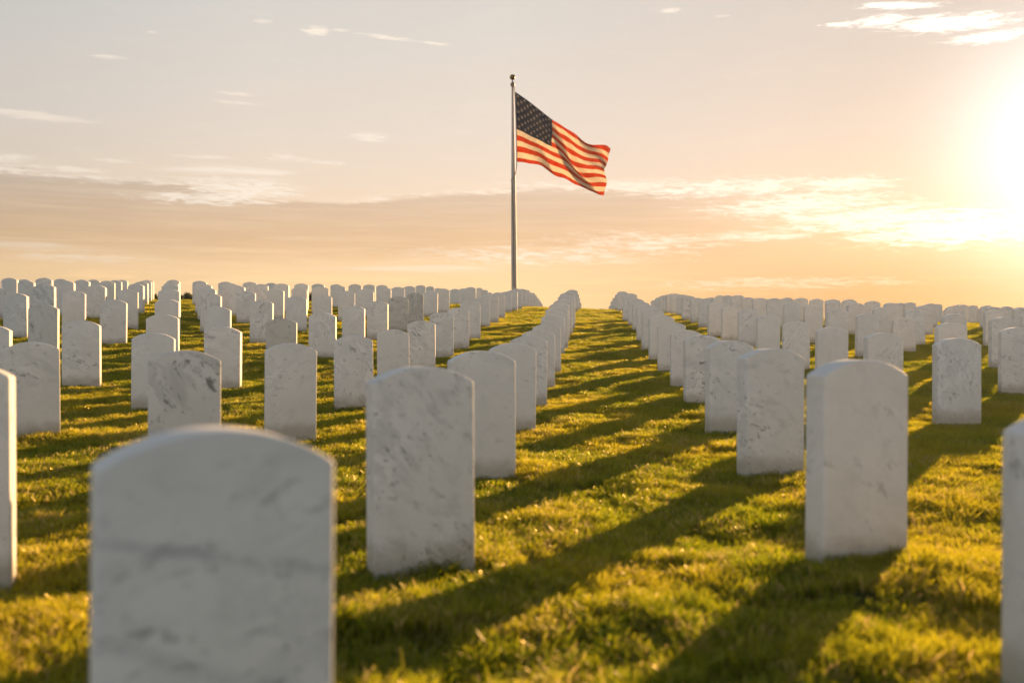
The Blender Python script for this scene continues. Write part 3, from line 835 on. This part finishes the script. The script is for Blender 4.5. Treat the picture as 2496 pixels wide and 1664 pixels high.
# fifty stars on a staggered 11 x 9 lattice
a_ = g.mul(fu, 12/0.40); b_ = g.mul(vdown, 10/(7/13))
ai = g.m('ROUND', a_); bi = g.m('ROUND', b_)
def cell(ai, bi):
    par = g.m('MODULO', g.add(ai, bi), 2.0)
    okp = g.m('LESS_THAN', par, 0.5)
    inr = g.mul(g.mul(g.m('GREATER_THAN', ai, 0.5), g.m('LESS_THAN', ai, 11.5)), g.mul(g.m('GREATER_THAN', bi, 0.5), g.m('LESS_THAN', bi, 9.5)))
    X_ = g.mul(g.sub(a_, ai), 0.40/12*1.9); Y_ = g.mul(g.sub(b_, bi), 7/13/10)
    rr_ = g.m('SQRT', g.add(g.mul(X_, X_), g.mul(Y_, Y_)))
    th = g.m('ARCTAN2', X_, g.mul(Y_, -1.0))
    k = 2*math.pi/5
    tm = g.m('ABSOLUTE', g.sub(g.m('MODULO', g.add(th, k*5.5), k), k/2))    # 0 at a point of the star, k/2 between
    # edge of a five-pointed star in polar form
    Ro = 0.0385*0.82; Ri = Ro*0.40
    # line from (Ro,0) to (Ri at k/2)
    x2, y2 = Ri*math.cos(k/2), Ri*math.sin(k/2)
    nxn, nyn = y2, Ro-x2                      # normal of the edge
    lhs = g.add(g.mul(g.mul(rr_, g.m('COSINE', tm)), nxn), g.mul(g.mul(rr_, g.m('SINE', tm)), nyn))
    return g.mul(g.mul(okp, inr), g.m('LESS_THAN', lhs, Ro*nxn))
star = cell(ai, bi)
for da, db in ((1, 0), (-1, 0), (0, 1), (0, -1)): star = g.m('MAXIMUM', star, cell(g.add(ai, float(da)), g.add(bi, float(db))))
canc = g.mix(star, blue, (0.22, 0.23, 0.23))
fc = g.mix(incan, fc, canc)
weave = g.noise(g.xyz(g.mul(fu, 190), g.mul(fv, 120), 0), 1.0, 2, 0.5)
fc = g.mix(0.16, fc, g.mix(weave, (0.25, 0.25, 0.25), (1, 1, 1)), 'MULTIPLY')
seam = g.ss(g.m('ABSOLUTE', g.sub(g.m('FRACT', g.add(g.mul(vdown, 13.0), 0.5)), 0.5)), 0.05, 0.02)
df = g.n('ShaderNodeBsdfDiffuse'); g.put(df.inputs[0], fc)
tl = g.n('ShaderNodeBsdfTranslucent'); g.put(tl.inputs[0], g.mix(1.0, fc, (0.52, 0.50, 0.46), 'MULTIPLY'))
ms = g.n('ShaderNodeMixShader')
g.put(ms.inputs[0], g.mix(g.mul(incan, g.sub(1.0, g.mul(star, 0.3))), (0.62, 0.62, 0.62), (0.12, 0.12, 0.12)))
g.nt.links.new(df.outputs[0], ms.inputs[1]); g.nt.links.new(tl.outputs[0], ms.inputs[2])
o = g.n('ShaderNodeOutputMaterial'); g.nt.links.new(ms.outputs[0], o.inputs[0])
fmesh.materials.append(m_flag)
sd_ = flag.modifiers.new('cloth_thickness', 'SOLIDIFY'); sd_.thickness = 0.004
flag.modifiers.remove(sd_)

# ---------------------------------------------------------------- shrubs on the far side of the crest
m_leaf, g = new_mat('shrub_leaves')
nn = g.noise(g.n('ShaderNodeTexCoord').outputs['Object'], 6.0, 3, 0.6)
lc = g.mix(nn, (0.020, 0.034, 0.010), (0.060, 0.078, 0.020))
bs = g.n('ShaderNodeBsdfPrincipled'); g.put(bs.inputs['Base Color'], lc); bs.inputs['Roughness'].default_value = 0.5
tl = g.n('ShaderNodeBsdfTranslucent'); g.put(tl.inputs[0], g.mix(1.0, lc, (2.2, 1.6, 0.8), 'MULTIPLY'))
ms = g.n('ShaderNodeMixShader'); ms.inputs[0].default_value = 0.3
g.nt.links.new(bs.outputs[0], ms.inputs[1]); g.nt.links.new(tl.outputs[0], ms.inputs[2])
o = g.n('ShaderNodeOutputMaterial'); g.nt.links.new(ms.outputs[0], o.inputs[0])
m_bark = simple_mat('bark', (0.10, 0.075, 0.05), 0.9)
def shrub(px, top_py, width_m, Y, sd, label):
    r = random.Random(sd)
    x = (px-CXP)/F*Y; gz_ = float(hill(x, Y)); H = EYE+(CYP-top_py)/F*Y-gz_
    root = bpy.data.objects.new('shrub', None); root.location = (x, Y, gz_); col.objects.link(root)
    tag(root, label, 'shrub', 'dark shrubs beyond the crest')
    bm = bmesh.new(); bl = bmesh.new()
    def seg(a, b, ra, rb):
        d = (b-a).normalized(); s = d.orthogonal().normalized(); t = d.cross(s)
        A = [bm.verts.new(a+(s*math.cos(k*math.pi/2.5)+t*math.sin(k*math.pi/2.5))*ra) for k in range(5)]
        B = [bm.verts.new(b+(s*math.cos(k*math.pi/2.5)+t*math.sin(k*math.pi/2.5))*rb) for k in range(5)]
        for k in range(5): bm.faces.new((A[k], A[(k+1) % 5], B[(k+1) % 5], B[k]))
    for s_ in range(34):
        a = r.uniform(0, 6.283); sp = r.random()**0.6*width_m/2
        p = Vector((0.12*math.cos(a)*sp, 0.12*math.sin(a)*sp, -0.05))
        hh = H*(1-0.5*(2*sp/width_m)**2)*r.uniform(0.72, 1.0)
        e_ = Vector((math.cos(a)*sp, math.sin(a)*sp, hh))
        prev = p
        for k in range(1, 6):
            t = k/5; q = p.lerp(e_, t) + Vector((r.uniform(-.05, .05), r.uniform(-.05, .05), r.uniform(-.03, .03)))
            if k == 5: q = e_
            seg(prev, q, .012*(1-t*.8)+.003, .012*(1-t)+.003)
            for _ in range(30 if k > 1 else 5):
                c_ = prev.lerp(q, r.random()) + Vector([r.gauss(0, .05) for _ in range(3)])
                if c_.z > hh*1.02: continue
                s = Vector([r.gauss(0, 1) for _ in range(3)]).normalized()*r.uniform(.02, .04)
                t2 = s.orthogonal().normalized()*r.uniform(.008, .014)
                vs = [bl.verts.new(c_+v_) for v_ in (-s, t2, s, -t2)]
                bl.faces.new(vs)
            prev = q
    for nm, b__, mt in (('stems', bm, m_bark), ('foliage', bl, m_leaf)):
        me = bpy.data.meshes.new(nm); b__.to_mesh(me); b__.free(); me.materials.append(mt)
        ob = bpy.data.objects.new(nm, me); ob.parent = root; col.objects.link(ob)
shrub(455, 711, 0.85, 37.0, 1, 'low dark shrub on the crest in the gap left of the flagpole')
shrub(379, 715, 0.45, 37.5, 2, 'small dark shrub peeping out behind the far left column of headstones')
shrub(757, 708, 0.55, 39.0, 3, 'narrow dark shrub on the crest between two far headstones')

# ---------------------------------------------------------------- thin evening haze round camera and ground
HZ = 0.00032
hb = bmesh.new(); bmesh.ops.create_cube(hb, size=1.0)
hz_min = float(GZ.min())-1.0
bmesh.ops.scale(hb, verts=hb.verts, vec=(float(gx[-1]-gx[0])+4, float(gy[-1]-gy[0])+4, 13-hz_min))
me = bpy.data.meshes.new('haze'); hb.to_mesh(me); hb.free()
haze = bpy.data.objects.new('haze', me); haze.location = (float(gx[-1]+gx[0])/2, float(gy[-1]+gy[0])/2, (13+hz_min)/2); col.objects.link(haze); haze['kind'] = 'stuff'
m_haze, g = new_mat('haze_air')
pv = g.n('ShaderNodeVolumePrincipled'); pv.inputs['Color'].default_value = (0.86, 0.88, 0.95, 1); pv.inputs['Density'].default_value = HZ; pv.inputs['Anisotropy'].default_value = 0.62
o = g.n('ShaderNodeOutputMaterial'); g.nt.links.new(pv.outputs[0], o.inputs['Volume'])
me.materials.append(m_haze)
